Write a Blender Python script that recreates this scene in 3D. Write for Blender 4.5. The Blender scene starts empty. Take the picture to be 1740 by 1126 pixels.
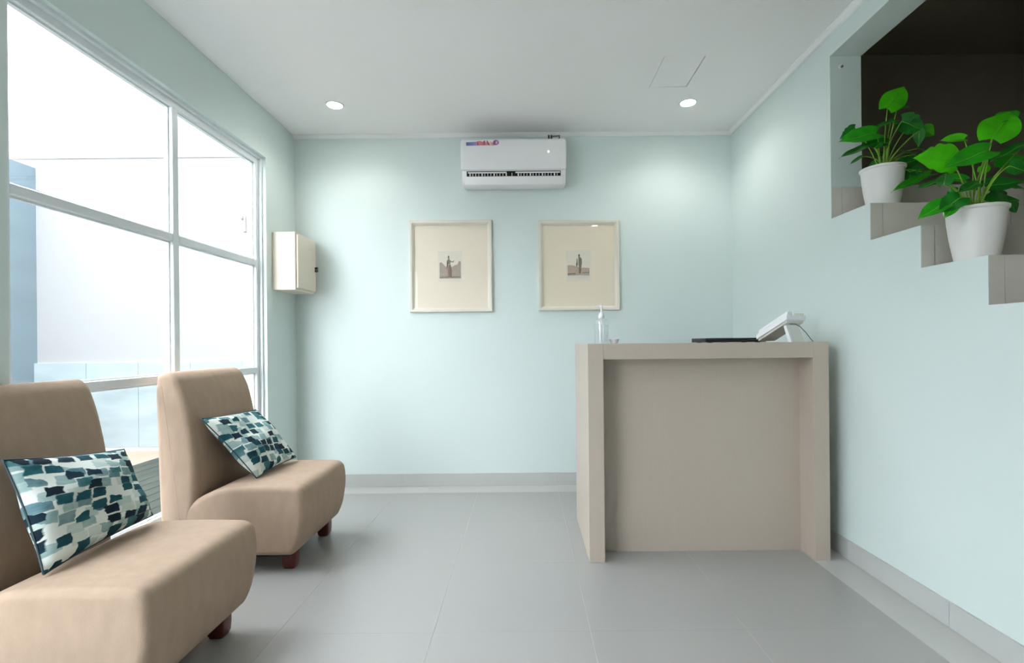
import bpy, bmesh, math, random
from mathutils import Vector, Matrix
random.seed(7)
S = bpy.context.scene
C = S.collection
PI = math.pi

# ------------------------------------------------------------------ camera
F, PX, PY, ROLL, H = 850.0, 891.28, 583.36, 0.0096, 1.1022      # pixels of a 1740x1126 frame
cd = bpy.data.cameras.new('camera'); cam = bpy.data.objects.new('camera', cd); C.objects.link(cam)
cd.sensor_fit = 'HORIZONTAL'; cd.sensor_width = 36; cd.lens = F / 1740 * 36
cd.shift_x = -(PX - 870) / 1740; cd.shift_y = (PY - 563) / 1740
cd.clip_start = 0.02
c, s = math.cos(ROLL), math.sin(ROLL)
R = Vector((c, 0, -s)); U = Vector((s, 0, c)); B = Vector((0, -1, 0))
m = Matrix.Identity(4)
for i in range(3):
    m[i][0], m[i][1], m[i][2] = R[i], U[i], B[i]
m[2][3] = H
cam.matrix_world = m
S.camera = cam

# ------------------------------------------------------------------ world, exposure
S.view_settings.view_transform = 'Standard'; S.view_settings.look = 'None'
S.view_settings.gamma = 1; S.view_settings.use_curve_mapping = False
S.view_settings.exposure = 0.62
W = bpy.data.worlds.new('world'); S.world = W; W.use_nodes = True
bg = W.node_tree.nodes['Background']
bg.inputs['Color'].default_value = (0.935, 0.962, 1.0, 1); bg.inputs['Strength'].default_value = 9.0

XL, XR, YB, YF, ZC = -1.7781, 1.6257, 3.8965, -1.6, 2.735
WY0, WY1, WZ0, WZ1 = 1.725, 3.458, 0.20, 2.405          # window opening in the left wall

# ------------------------------------------------------------------ helpers
def srgb(r, g, b):
    f = lambda v: (v / 255 / 12.92) if v / 255 <= 0.04045 else ((v / 255 + 0.055) / 1.055) ** 2.4
    return (f(r), f(g), f(b), 1)

def mat(name, col, rough=0.5, var=0.0, vscale=3.0, bump=0.0, bscale=80.0, metal=0.0, spec=0.5, stretch=None, trans=0.0):
    M = bpy.data.materials.new(name); M.use_nodes = True
    nt = M.node_tree; b = nt.nodes['Principled BSDF']
    b.inputs['Base Color'].default_value = col; b.inputs['Roughness'].default_value = rough
    b.inputs['Metallic'].default_value = metal; b.inputs['Specular IOR Level'].default_value = spec
    tc = nt.nodes.new('ShaderNodeTexCoord'); mp = nt.nodes.new('ShaderNodeMapping')
    nt.links.new(tc.outputs['Object'], mp.inputs['Vector'])
    if stretch: mp.inputs['Scale'].default_value = stretch
    if var:
        n = nt.nodes.new('ShaderNodeTexNoise'); n.inputs['Scale'].default_value = vscale; n.inputs['Detail'].default_value = 4
        nt.links.new(mp.outputs['Vector'], n.inputs['Vector'])
        r = nt.nodes.new('ShaderNodeValToRGB')
        r.color_ramp.elements[0].position = 0.3; r.color_ramp.elements[1].position = 0.7
        r.color_ramp.elements[0].color = tuple(max(0, v * (1 - var)) for v in col[:3]) + (1,)
        r.color_ramp.elements[1].color = tuple(min(1, v * (1 + var)) for v in col[:3]) + (1,)
        nt.links.new(n.outputs['Fac'], r.inputs['Fac']); nt.links.new(r.outputs['Color'], b.inputs['Base Color'])
    if bump:
        n2 = nt.nodes.new('ShaderNodeTexNoise'); n2.inputs['Scale'].default_value = bscale; n2.inputs['Detail'].default_value = 3
        nt.links.new(mp.outputs['Vector'], n2.inputs['Vector'])
        bp = nt.nodes.new('ShaderNodeBump'); bp.inputs['Strength'].default_value = bump; bp.inputs['Distance'].default_value = 0.002
        nt.links.new(n2.outputs['Fac'], bp.inputs['Height']); nt.links.new(bp.outputs['Normal'], b.inputs['Normal'])
    if trans:
        tr = nt.nodes.new('ShaderNodeBsdfTranslucent'); tr.inputs['Color'].default_value = col
        mx = nt.nodes.new('ShaderNodeMixShader'); mx.inputs[0].default_value = trans
        nt.links.new(b.outputs[0], mx.inputs[1]); nt.links.new(tr.outputs[0], mx.inputs[2])
        nt.links.new(mx.outputs[0], nt.nodes['Material Output'].inputs['Surface'])
    return M

def glassmat(name, tint=(1, 1, 1, 1), gloss=0.05):
    M = bpy.data.materials.new(name); M.use_nodes = True; nt = M.node_tree
    nt.nodes.remove(nt.nodes['Principled BSDF'])
    t = nt.nodes.new('ShaderNodeBsdfTransparent'); t.inputs['Color'].default_value = tint
    g = nt.nodes.new('ShaderNodeBsdfGlossy'); g.inputs['Roughness'].default_value = 0.02
    mx = nt.nodes.new('ShaderNodeMixShader'); mx.inputs[0].default_value = gloss
    nt.links.new(t.outputs[0], mx.inputs[1]); nt.links.new(g.outputs[0], mx.inputs[2])
    nt.links.new(mx.outputs[0], nt.nodes['Material Output'].inputs['Surface'])
    return M

def emit(name, col, st):
    M = bpy.data.materials.new(name); M.use_nodes = True; nt = M.node_tree
    b = nt.nodes['Principled BSDF']; b.inputs['Emission Color'].default_value = col; b.inputs['Emission Strength'].default_value = st
    b.inputs['Base Color'].default_value = col
    return M

M = {}
M['mint'] = mat('mint_wall_paint', srgb(214, 226, 223), 0.6, 0.012, 1.2, 0.05, 120)
M['ceiling'] = mat('white_ceiling_paint', srgb(244, 243, 242), 0.7, 0.01, 1.0)
M['white'] = mat('white_trim_paint', srgb(236, 237, 236), 0.45, 0.01, 3)
M['frame'] = mat('white_window_frame_paint', srgb(226, 231, 233), 0.35, 0.01, 3)
M['tile'] = mat('grey_floor_tile', srgb(161, 160, 157), 0.28, 0.01, 2.0, 0.03, 200)
M['border'] = mat('light_border_tile', srgb(190, 190, 186), 0.35, 0.03, 2.0)
M['skirt'] = mat('light_grey_skirting_tile', srgb(188, 190, 187), 0.35, 0.04, 2.5)
M['grout'] = mat('pale_grout', srgb(200, 198, 192), 0.8, 0.03, 20)
M['steptile'] = mat('warm_grey_step_tile', srgb(206, 202, 193), 0.4, 0.06, 4)
M['taupe'] = mat('taupe_stairwell_paint', srgb(160, 152, 131), 0.7, 0.03, 1.5)
M['desk'] = mat('greige_laminate', srgb(180, 167, 154), 0.45, 0.015, 6, 0.04, 30, stretch=(14, 14, 0.6))
M['fabric'] = mat('beige_upholstery', srgb(168, 146, 127), 0.9, 0.05, 30, 0.5, 400, spec=0.2, stretch=(1, 1, 0.35))
M['leg'] = mat('dark_cherry_wood', srgb(86, 29, 19), 0.35, 0.2, 12, stretch=(1, 1, 0.2))
M['plastic'] = mat('white_plastic', srgb(236, 236, 236), 0.3, 0.005, 3)
M['plastic2'] = mat('off_white_plastic', srgb(222, 221, 214), 0.4, 0.01, 5)
M['black'] = mat('black_plastic', srgb(22, 23, 25), 0.4, 0.1, 20)
M['cavity'] = mat('dark_vent_interior', srgb(14, 14, 15), 0.8, 0.1, 20)
M['cream'] = mat('cream_metal_paint', srgb(222, 211, 194), 0.4, 0.01, 4)
M['pframe'] = mat('ivory_frame_paint', srgb(222, 217, 203), 0.4, 0.02, 6)
M['mat1'] = mat('warm_cream_mat_board', srgb(231, 219, 201), 0.8, 0.012, 5)
M['mat2'] = mat('cream_mat_board', srgb(230, 218, 196), 0.8, 0.012, 5)
M['pglass'] = glassmat('picture_glass', (1, 1, 1, 1), 0.012)
M['glass'] = glassmat('window_glass', (0.97, 0.99, 1, 1), 0.05)
def milky(name, col, amount):
    M_ = glassmat(name, (0.95, 0.97, 0.97, 1), 0.12); nt = M_.node_tree
    mx0 = [n for n in nt.nodes if n.type == 'MIX_SHADER'][0]
    d = nt.nodes.new('ShaderNodeBsdfDiffuse'); d.inputs['Color'].default_value = col
    mx = nt.nodes.new('ShaderNodeMixShader'); mx.inputs[0].default_value = amount
    nt.links.new(mx0.outputs[0], mx.inputs[1]); nt.links.new(d.outputs[0], mx.inputs[2])
    nt.links.new(mx.outputs[0], nt.nodes['Material Output'].inputs['Surface'])
    return M_
M['bottle'] = milky('clear_bottle_plastic', (0.9, 0.91, 0.91, 1), 0.16)
M['gel'] = milky('clear_gel', (0.9, 0.91, 0.91, 1), 0.12)
M['pot'] = mat('white_pot_plastic', srgb(232, 231, 228), 0.45, 0.01, 6)
M['soil'] = mat('dark_potting_soil', srgb(62, 48, 36), 0.95, 0.3, 60, 0.6, 120)
M['stem'] = mat('pale_green_stem', srgb(140, 190, 70), 0.5, 0.15, 20, trans=0.15)
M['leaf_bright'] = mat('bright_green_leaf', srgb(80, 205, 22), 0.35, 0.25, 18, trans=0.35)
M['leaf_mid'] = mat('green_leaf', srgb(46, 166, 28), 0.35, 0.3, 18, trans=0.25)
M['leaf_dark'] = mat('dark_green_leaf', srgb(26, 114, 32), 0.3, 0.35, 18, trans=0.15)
M['ext_white'] = mat('white_exterior_render', srgb(129, 129, 130), 0.8, 0.015, 1.0)  # white wall tinted down to mid grey so daylight doesn't clip it
M['fitting'] = mat('beige_grey_fitting', srgb(104, 100, 96), 0.6, 0.03, 10)  # pale fitting, colour darkened to stay visible in the overexposed view
M['ext_blue'] = mat('blue_grey_exterior_wall', srgb(80, 94, 101), 0.8, 0.06, 2.0, stretch=(0.4, 0.4, 2))  # base colour lowered to hold the wall's tone under the bright sky
M['marble'] = mat('pale_aqua_marble', srgb(128, 140, 143), 0.6, 0.16, 2.4, stretch=(0.7, 0.7, 2.4))  # pale stone painted darker, offsetting strong outdoor exposure
M['peach'] = mat('peach_stone', srgb(140, 122, 109), 0.9, 0.08, 3, spec=0.05)  # peach toned down because full daylight would burn it out
M['plank'] = mat('grey_green_deck_darkened', srgb(50, 56, 52), 0.9, 0.22, 5, spec=0.05, stretch=(6, 0.6, 1))  # planks darkened to counter sky brightness washing them out
M['ground'] = mat('pale_concrete', srgb(190, 190, 186), 0.9, 0.05, 2)
M['metal'] = mat('grey_metal', srgb(120, 118, 112), 0.35, 0.05, 20, metal=0.8)
M['led'] = emit('downlight_diffuser', (1.0, 0.98, 0.94, 1), 40.0)
M['spark'] = emit('indicator_light', (1, 1, 1, 1), 3.0)

ORG = {}
def empty(name, loc, label=None, cat=None, group=None, kind=None):
    o = bpy.data.objects.new(name, None); C.objects.link(o); o.location = loc; o.empty_display_size = 0.1
    ORG[o.name] = Vector(loc); tag(o, label, cat, group, kind)
    return o
def tag(o, label=None, cat=None, group=None, kind=None):
    if label: o['label'] = label
    if cat: o['category'] = cat
    if group: o['group'] = group
    if kind: o['kind'] = kind
    return o
def mk(name, bm, material, parent=None, smooth=False, label=None, cat=None, group=None, kind=None, origin=None):
    """world-space bmesh -> object; origin moves to the parent's origin (or `origin`)."""
    if parent is not None: org = ORG[parent.name]
    else: org = Vector(origin) if origin is not None else Vector((0, 0, 0))
    bmesh.ops.recalc_face_normals(bm, faces=bm.faces)
    me = bpy.data.meshes.new(name)
    for v in bm.verts: v.co -= org
    bm.to_mesh(me); bm.free()
    mats = material if isinstance(material, (list, tuple)) else [material]
    for q in mats: me.materials.append(q)
    if smooth:
        for p in me.polygons: p.use_smooth = True
        if smooth is not True: me.set_sharp_from_angle(angle=math.radians(smooth))
    o = bpy.data.objects.new(name, me); C.objects.link(o)
    if parent is not None: o.parent = parent
    else: o.location = org
    ORG[o.name] = org
    return tag(o, label, cat, group, kind)

def nb(): return bmesh.new()
def box(bm, x0, x1, y0, y1, z0, z1, bev=0, seg=2):
    vs = [bm.verts.new((x, y, z)) for x in (x0, x1) for y in (y0, y1) for z in (z0, z1)]
    fs = [bm.faces.new([vs[i] for i in q]) for q in ((0, 1, 3, 2), (4, 6, 7, 5), (0, 4, 5, 1), (2, 3, 7, 6), (0, 2, 6, 4), (1, 5, 7, 3))]
    if bev:
        es = list({e for f_ in fs for e in f_.edges})
        bmesh.ops.bevel(bm, geom=es, offset=bev, segments=seg, profile=0.5, affect='EDGES')
    return bm
def prism(bm, pts, a0, a1, fn):
    """extrude the 2D polygon pts along the third axis; fn(p, q, a) -> xyz"""
    A = [bm.verts.new(fn(p, q, a0)) for p, q in pts]; Bv = [bm.verts.new(fn(p, q, a1)) for p, q in pts]
    n = len(pts)
    bm.faces.new(A); bm.faces.new(Bv[::-1])
    for i in range(n): bm.faces.new((A[i], Bv[i], Bv[(i + 1) % n], A[(i + 1) % n]))
    return bm
def smooth_poly(pts, r=0.03, n=5):
    """round every corner of a polygon; pts may carry a radius as third value"""
    out = []
    N = len(pts)
    for i in range(N):
        p0, p1, p2 = [Vector(pts[(i + k) % N][:2]) for k in (-1, 0, 1)]
        rr = pts[i][2] if len(pts[i]) > 2 else r
        d0 = p0 - p1; d2 = p2 - p1
        t = min(rr, d0.length * 0.48, d2.length * 0.48)
        a = p1 + d0.normalized() * t; b_ = p1 + d2.normalized() * t
        for k in range(n + 1):
            u = k / n
            out.append(tuple(a * (1 - u) ** 2 + p1 * 2 * u * (1 - u) + b_ * u * u))
    return out
def soft_extrude(bm, pts, a0, a1, r, fn, n=5, bulge=0.0):
    """extrusion with rounded cap edges"""
    N = len(pts); P = [Vector(p) for p in pts]
    area = sum(P[i].x * P[(i + 1) % N].y - P[(i + 1) % N].x * P[i].y for i in range(N))
    sg = 1 if area > 0 else -1
    nrm = []
    for i in range(N):
        t = (P[(i + 1) % N] - P[i - 1]).normalized()
        nrm.append(Vector((-t.y, t.x)) * sg)         # inward
    prof = []
    for k in range(n + 1):
        a = k / n * PI / 2
        prof.append((a0 + r * (1 - math.sin(a)), r * (1 - math.cos(a))))
    prof = prof[::-1]
    prof = [(a0 + r * (1 - math.sin(k / n * PI / 2)), r * (1 - math.cos(k / n * PI / 2))) for k in range(n, -1, -1)]
    rings = [(a, ins) for a, ins in prof] + [(a1 - (a - a0), ins) for a, ins in prof[::-1]]
    V = [[bm.verts.new(fn(P[i].x + nrm[i].x * ins, P[i].y + nrm[i].y * ins, a)) for i in range(N)] for a, ins in rings]
    for k in range(len(V) - 1):
        for i in range(N):
            bm.faces.new((V[k][i], V[k][(i + 1) % N], V[k + 1][(i + 1) % N], V[k + 1][i]))
    bm.faces.new(V[0]); bm.faces.new(V[-1][::-1])
    return bm
def lathe(bm, prof, cx, cy, cz, n=32, cap=True):
    rings = []
    for r, z in prof:
        rings.append([bm.verts.new((cx + r * math.cos(2 * PI * i / n), cy + r * math.sin(2 * PI * i / n), cz + z)) for i in range(n)])
    for a, b_ in zip(rings, rings[1:]):
        for i in range(n): bm.faces.new((a[i], a[(i + 1) % n], b_[(i + 1) % n], b_[i]))
    if cap:
        bm.faces.new(rings[0]); bm.faces.new(rings[-1][::-1])
    return bm
def tube(bm, pts, r0, r1=None, n=6):
    r1 = r0 if r1 is None else r1
    pts = [Vector(p) for p in pts]; rings = []
    for k, p in enumerate(pts):
        t = (pts[min(k + 1, len(pts) - 1)] - pts[max(k - 1, 0)]).normalized()
        a = t.orthogonal().normalized() if k == 0 else (a - t * a.dot(t)).normalized()
        b_ = t.cross(a); r = r0 + (r1 - r0) * k / (len(pts) - 1)
        rings.append([bm.verts.new(p + (a * math.cos(2 * PI * i / n) + b_ * math.sin(2 * PI * i / n)) * r) for i in range(n)])
    for A, Bv in zip(rings, rings[1:]):
        for i in range(n): bm.faces.new((A[i], A[(i + 1) % n], Bv[(i + 1) % n], Bv[i]))
    bm.faces.new(rings[0]); bm.faces.new(rings[-1][::-1])
    return bm
def disc_x(bm, y, z, r, x0, x1, n=20):      # cylinder along X
    return prism(bm, [(y + r * math.cos(2 * PI * i / n), z + r * math.sin(2 * PI * i / n)) for i in range(n)], x0, x1, lambda p, q, a: (a, p, q))
def disc_y(bm, x, z, r, y0, y1, n=20):
    return prism(bm, [(x + r * math.cos(2 * PI * i / n), z + r * math.sin(2 * PI * i / n)) for i in range(n)], y0, y1, lambda p, q, a: (p, a, q))

XZ = lambda p, q, a: (p, a, q)      # profile in X-Z, extruded along Y
YZ = lambda p, q, a: (a, p, q)      # profile in Y-Z, extruded along X

def pix(x, y, Y):                   # pixel of the photograph -> point on the plane at distance Y
    a, b_ = x - PX, y - PY
    u, v = a * c - b_ * s, a * s + b_ * c
    return Vector((u * Y / F, Y, H - v * Y / F))

# ================================================================== structure
# ---- floor with laid tiles
SW = 0.1834; XB = XR - SW; YBS = YB - SW; J = 0.0026
fl = mk('floor', box(nb(), XL - 0.13, XR, YF - 0.15, YB, -0.12, -0.0012), M['grout'], kind='structure')
def tile(x0, x1, y0, y1, m_, cache={}):
    k = (round(x1 - x0, 4), round(y1 - y0, 4), m_.name)
    if k not in cache:
        bm = box(nb(), J / 2, x1 - x0 - J / 2, J / 12, y1 - y0 - J / 12, -0.009, 0.0)
        o = mk('floor_tile', bm, m_, fl); cache[k] = o.data
    else:
        o = bpy.data.objects.new('floor_tile', cache[k]); C.objects.link(o); o.parent = fl
    o.location = (x0, y0, 0)
xs = [XB - 0.6 * k for k in range(6)]           # joints, the last one near the left wall
ys = [YBS - 0.6 * k for k in range(9)] + [YF]
for x1, x0 in zip(xs, xs[1:]):
    for y1, y0 in zip(ys, ys[1:]): tile(x0, x1, y0, y1, M['tile'])
for y1, y0 in zip(ys, ys[1:]):
    tile(XB, XR, y0, y1, M['border']); tile(XL, xs[-1], y0, y1, M['border'])
for x1, x0 in zip(xs, xs[1:] ): tile(x0, x1, YBS, YB, M['border'])
tile(XB, XR, YBS, YB, M['border']); tile(XL, xs[-1], YBS, YB, M['border'])

# ---- walls
mk('wall_back', box(nb(), XL - 0.13, XR + 0.165, YB, YB + 0.15, 0, ZC + 0.45), M['mint'], kind='structure')
XO = XL - 0.132
bm = nb()
box(bm, XO, XL, YF, -1.2, 0, ZC); box(bm, XO, XL, 1.5, WY0, 0, ZC); box(bm, XO, XL, -1.2, 1.5, 0, WZ0); box(bm, XO, XL, -1.2, 1.5, WZ1, ZC); box(bm, XO, XL, WY1, YB, 0, ZC)
box(bm, XO, XL, WY0, WY1, 0, WZ0); box(bm, XO, XL, WY0, WY1, WZ1, ZC)
mk('wall_left', bm, M['mint'], kind='structure')
# right wall: stepped along the stairs, open above them
YK = lambda k: 2.6405 - 0.2965 * (11 - k)
ZK = lambda k: 0.1745 * k
TH = 0.008
def stepped(d):
    pts = [(YK(1) + d, 0)]
    for k in range(1, 11): pts += [(YK(k) + d, ZK(k) - d), (YK(k + 1) + d, ZK(k) - d)]
    return pts
XI = XR + 0.164
bm = nb()
prism(bm, stepped(0) + [(YK(11), ZC), (YB, ZC), (YB, 0)], XR, XR + 0.003, YZ)
prism(bm, stepped(0.004) + [(YK(11) + 0.004, ZK(11) - 0.004), (YK(11), ZK(11) - 0.004), (YK(11), 3.2), (YB, 3.2), (YB, 0)], XR + 0.003, XI, YZ)
box(bm, XR, XI, -0.9, YK(11), 2.602, 3.2); box(bm, XR, XI, YF, -0.9, 0, 3.2)
mk('wall_right', bm, M['mint'], kind='structure')
# wall behind the camera with a wide glazed entrance
bm = nb()
box(bm, XO, -0.55, YF - 0.15, YF, 0, 3.2); box(bm, 0.55, 3.8, YF - 0.15, YF, 0, 3.2); box(bm, -0.55, 0.55, YF - 0.15, YF, 2.2, 3.2)
mk('wall_front', bm, M['mint'], kind='structure')
d1 = empty('door_1', (-0.1, YF - 0.075, 0), kind='structure')
bm = nb()
for x in (-0.55, 0.5): box(bm, x, x + 0.05, YF - 0.1, YF - 0.05, 0.0, 2.2)
box(bm, -0.5, 0.5, YF - 0.1, YF - 0.05, 2.15, 2.2); box(bm, -0.5, 0.5, YF - 0.1, YF - 0.05, 0, 0.06)
mk('door_frame', bm, M['frame'], d1)
for a, b_ in ((-0.5, 0.5),): mk('door_leaf', box(nb(), a, b_, YF - 0.095, YF - 0.055, 0.06, 2.15), M['white'], d1)
# ---- ceiling with an access panel
hx0, hx1, hy0, hy1 = 0.815, 1.055, 2.86, 3.205
bm = nb()
box(bm, XO, hx0, YF - 0.15, YB, ZC, ZC + 0.12); box(bm, hx1, XR, YF - 0.15, YB, ZC, ZC + 0.12)
box(bm, hx0, hx1, YF - 0.15, hy0, ZC, ZC + 0.12); box(bm, hx0, hx1, hy1, YB, ZC, ZC + 0.12)
box(bm, hx0, hx1, hy0, hy1, ZC + 0.06, ZC + 0.12)
ceil = mk('ceiling', bm, M['ceiling'], kind='structure')
bm = prism(nb(), [(hx0 + 0.002, ZC - 0.001), (hx1 - 0.006, ZC + 0.004), (hx1 - 0.006, ZC + 0.06), (hx0 + 0.002, ZC + 0.06)], hy0 + 0.0015, hy1 - 0.002, XZ)
mk('access_panel', bm, M['ceiling'], ceil)
# ---- crown trim (back and right) and skirting
cp = [(0, 0), (0.028, 0), (0.028, -0.008), (0.012, -0.026), (0, -0.028)]
mk('trim_1', prism(nb(), [(YB - p, ZC + q) for p, q in cp], XL, XR, YZ), M['white'], kind='structure')
mk('trim_2', prism(nb(), [(XR - p, ZC + q) for p, q in cp], YF, YB - 0.0, XZ), M['white'], kind='structure')
bb = mk('baseboard_back', box(nb(), XL, XR, YB - 0.008, YB, 0, 0.097), M['grout'], kind='structure')
br = mk('baseboard_right', box(nb(), XR - 0.008, XR, YK(1), YB - 0.012, 0, 0.097), M['grout'], kind='structure')
blf = mk('baseboard_left', box(nb(), XL, XL + 0.008, YF, YB - 0.012, 0, 0.097), M['grout'], kind='structure')
e = [XL] + xs[::-1] + [XR]
for a, b_ in zip(e, e[1:]): mk('skirting_tile', box(nb(), a + 0.001, b_ - 0.001, YB - 0.012, YB - 0.006, 0.001, 0.0985), M['skirt'], bb)
e = [YK(1)] + [y for y in ys[::-1] if y > YK(1) + 0.1] + [YB - 0.012]
for a, b_ in zip(e, e[1:]): mk('skirting_tile', box(nb(), XR - 0.012, XR - 0.006, a + 0.001, b_ - 0.001, 0.001, 0.0985), M['skirt'], br)
e = ys[::-1] + [YB - 0.012]
for a, b_ in zip(e, e[1:]): mk('skirting_tile', box(nb(), XL + 0.006, XL + 0.012, a + 0.001, b_ - 0.001, 0.001, 0.0985), M['skirt'], blf)

# ---- window
def build_window(name, WY0, WY1, MUL):
    w = empty(name, (XL - 0.07, (WY0 + WY1) / 2, WZ0), kind='structure')
    FX1, FX0 = XL - 0.045, XL - 0.097          # room face and outer face of the frame
    bm = nb()
    for (y0, y1, z0, z1) in ((WY0, WY0 + 0.05, WZ0, WZ1), (WY1 - 0.05, WY1, WZ0, WZ1), (WY0 + 0.05, WY1 - 0.05, WZ1 - 0.05, WZ1), (WY0 + 0.05, WY1 - 0.05, WZ0, WZ0 + 0.055)):
        box(bm, FX0, FX1, y0, y1, z0, z1)
    mk('window_frame', bm, M['frame'], w)
    bm = nb()
    for (y0, y1, z0, z1) in ((WY0, WY0 + 0.016, WZ0, WZ1), (WY1 - 0.016, WY1, WZ0, WZ1), (WY0 + 0.016, WY1 - 0.016, WZ1 - 0.016, WZ1)):
        box(bm, FX1, FX1 + 0.02, y0, y1, z0, z1)
    mk('outer_frame', bm, M['frame'], w)
    GX = FX1 - 0.032
    def bar(name, y0, y1, z0, z1):
        bm = box(nb(), FX0 + 0.006, FX1, y0, y1, z0, z1, 0.003, 1)
        mk(name, bm, M['frame'], w)
    for a in MUL: bar('mullion', a, a + 0.045, WZ0 + 0.055, WZ1 - 0.05)
    pan = list(zip([WY0 + 0.05] + [a + 0.045 for a in MUL], list(MUL) + [WY1 - 0.05]))
    zb = [(WZ0 + 0.055, 0.92), (0.96, 1.652), (1.692, WZ1 - 0.05)]
    for y0, y1 in pan:
        bar('transom', y0, y1, 0.92, 0.96); bar('transom', y0, y1, 1.652, 1.692)
        for z0, z1 in zb:
            p = mk('pane', box(nb(), GX - 0.003, GX + 0.003, y0 - 0.004, y1 + 0.004, z0 - 0.004, z1 + 0.004), M['glass'], w)
            bm = nb(); gx0, gx1, t = GX + 0.003, GX + 0.013, 0.008
            box(bm, gx0, gx1, y0, y0 + t, z0, z1); box(bm, gx0, gx1, y1 - t, y1, z0, z1)
            box(bm, gx0, gx1, y0 + t, y1 - t, z0, z0 + t); box(bm, gx0, gx1, y0 + t, y1 - t, z1 - t, z1)
            mk('glazing_bead', bm, M['frame'], p)
build_window('window_1', WY0, WY1, [2.604])
build_window('window_2', -1.2, 1.5, [-0.33, 0.58])

# ---- courtyard outside the window
mk('ground', box(nb(), -30, 30, -30, 30, -0.3, -0.125), M['ground'], kind='structure')
base = mk('terrace_floor', box(nb(), -5.6, XO, -2.0, 5.4, -0.12, -0.012), M['peach'], kind='structure')
n = 14; x0 = -3.64; wd = (XO - x0) / n
for k in range(n):
    for (ya, yb_) in ((-1.2, 1.2), (1.2, 3.3), (3.3, 5.39)):
        mk('deck_plank', box(nb(), x0 + k * wd + 0.004, x0 + (k + 1) * wd - 0.004, ya + 0.003, yb_ - 0.003, -0.014, 0.008), M['plank'], base)
mk('wall_courtyard_end', box(nb(), -5.6, XO, 5.4, 5.55, -0.12, 3.6), M['ext_white'], kind='structure')
mk('wall_courtyard_side', box(nb(), -5.42, -5.26, -2.0, 5.4, -0.12, 3.045), M['ext_blue'], kind='structure')
mk('trim_3', box(nb(), -5.6, XO, 5.385, 5.4, 3.14, 3.5), M['ext_white'], kind='structure')
dado = mk('trim_4', box(nb(), -5.26, XO, 5.372, 5.4, -0.012, 0.94), M['grout'], kind='structure')
e = [-5.26 + (XO + 5.26) * k / 6 for k in range(7)]
for a, b_ in zip(e, e[1:]): mk('marble_panel', box(nb(), a + 0.002, b_ - 0.002, 5.36, 5.374, 0.03, 0.94), M['marble'], dado)
wf = empty('wall_fitting', (-3.0, 5.4, 2.33), 'small pale hook-shaped fitting on the white courtyard wall outside the window', 'fitting')
mk('back_plate', box(nb(), -3.014, -2.988, 5.375, 5.4, 2.33, 2.5, 0.004), M['fitting'], wf)
mk('hook_end', box(nb(), -3.035, -3.010, 5.36, 5.4, 2.465, 2.5, 0.004), M['fitting'], wf)

# ---- stairs
st = mk('stairs', prism(nb(), stepped(0.004) + [(YK(11) + 0.004, ZK(11) - 0.004), (3.6, ZK(11) - 0.004), (3.6, 0)], XI, 2.75, YZ), M['grout'], kind='structure')
XT = [XR + 0.0034, 1.684, 2.284, 2.75]
g = 0.0015
for k in range(1, 12):
    for a, b_ in zip(XT, XT[1:]):
        a2 = a if a == XT[0] else a + g
        mk('riser_tile', box(nb(), a2, b_ - g, YK(k), YK(k) + TH + 0.001, ZK(k - 1), ZK(k) - TH), M['steptile'], st)
        if k < 11: mk('tread_tile', box(nb(), a2, b_ - g, YK(k), YK(k + 1) + 0.001, ZK(k) - TH - 0.001, ZK(k)), M['steptile'], st)
for a, b_ in ((XI, 2.284), (2.284, 2.75)):
    mk('landing_tile', box(nb(), a + g, b_ - g, YK(11), 3.6, ZK(11) - TH - 0.001, ZK(11)), M['steptile'], st)
bm = nb(); box(bm, 2.75, 3.7, YK(11), 3.6, 1.72, ZK(11))
for k in range(1, 5): box(bm, 2.85, 3.7, YK(11) - 0.2965 * k, YK(11) - 0.2965 * (k - 1), ZK(11) - 0.15 + 0.1745 * (k - 1), ZK(11) + 0.1745 * k)
mk('upper_stairs', bm, M['steptile'], kind='structure')
mk('wall_stairwell_end', box(nb(), XI, 3.85, 3.6, YB, 0, 3.3), M['taupe'], kind='structure')
mk('wall_stairwell_side', box(nb(), 3.7, 3.85, YF, 3.6, 0, 3.3), M['taupe'], kind='structure')
mk('wall_stairwell_partition', box(nb(), 2.75, 2.85, YF, YK(11), 0, 3.15), M['taupe'], kind='structure')
mk('ceiling_stairwell', box(nb(), XI, 3.85, YF - 0.15, 3.6, 3.15, 3.3), M['taupe'], kind='structure')

# ================================================================== reception desk
DX0, DX1, DY0, DY1, DZ = 0.3165, 1.525, 2.508, 3.128, 1.0966
dk = empty('reception_desk', ((DX0 + DX1) / 2, (DY0 + DY1) / 2, 0), 'greige laminate reception desk with a recessed front panel', 'desk')
mk('side_panel', box(nb(), DX0, DX0 + 0.078, DY0, DY1, 0, DZ, 0.0015, 1), M['desk'], dk)
mk('side_panel', box(nb(), DX1 - 0.078, DX1, DY0, DY1, 0, DZ, 0.0015, 1), M['desk'], dk)
mk('desk_top', box(nb(), DX0 + 0.078, DX1 - 0.078, DY0, DY1, DZ - 0.079, DZ, 0.0015, 1), M['desk'], dk)
mk('front_panel', box(nb(), DX0 + 0.078, DX1 - 0.078, 2.64, 2.665, 0, DZ - 0.079), M['desk'], dk)

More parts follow.
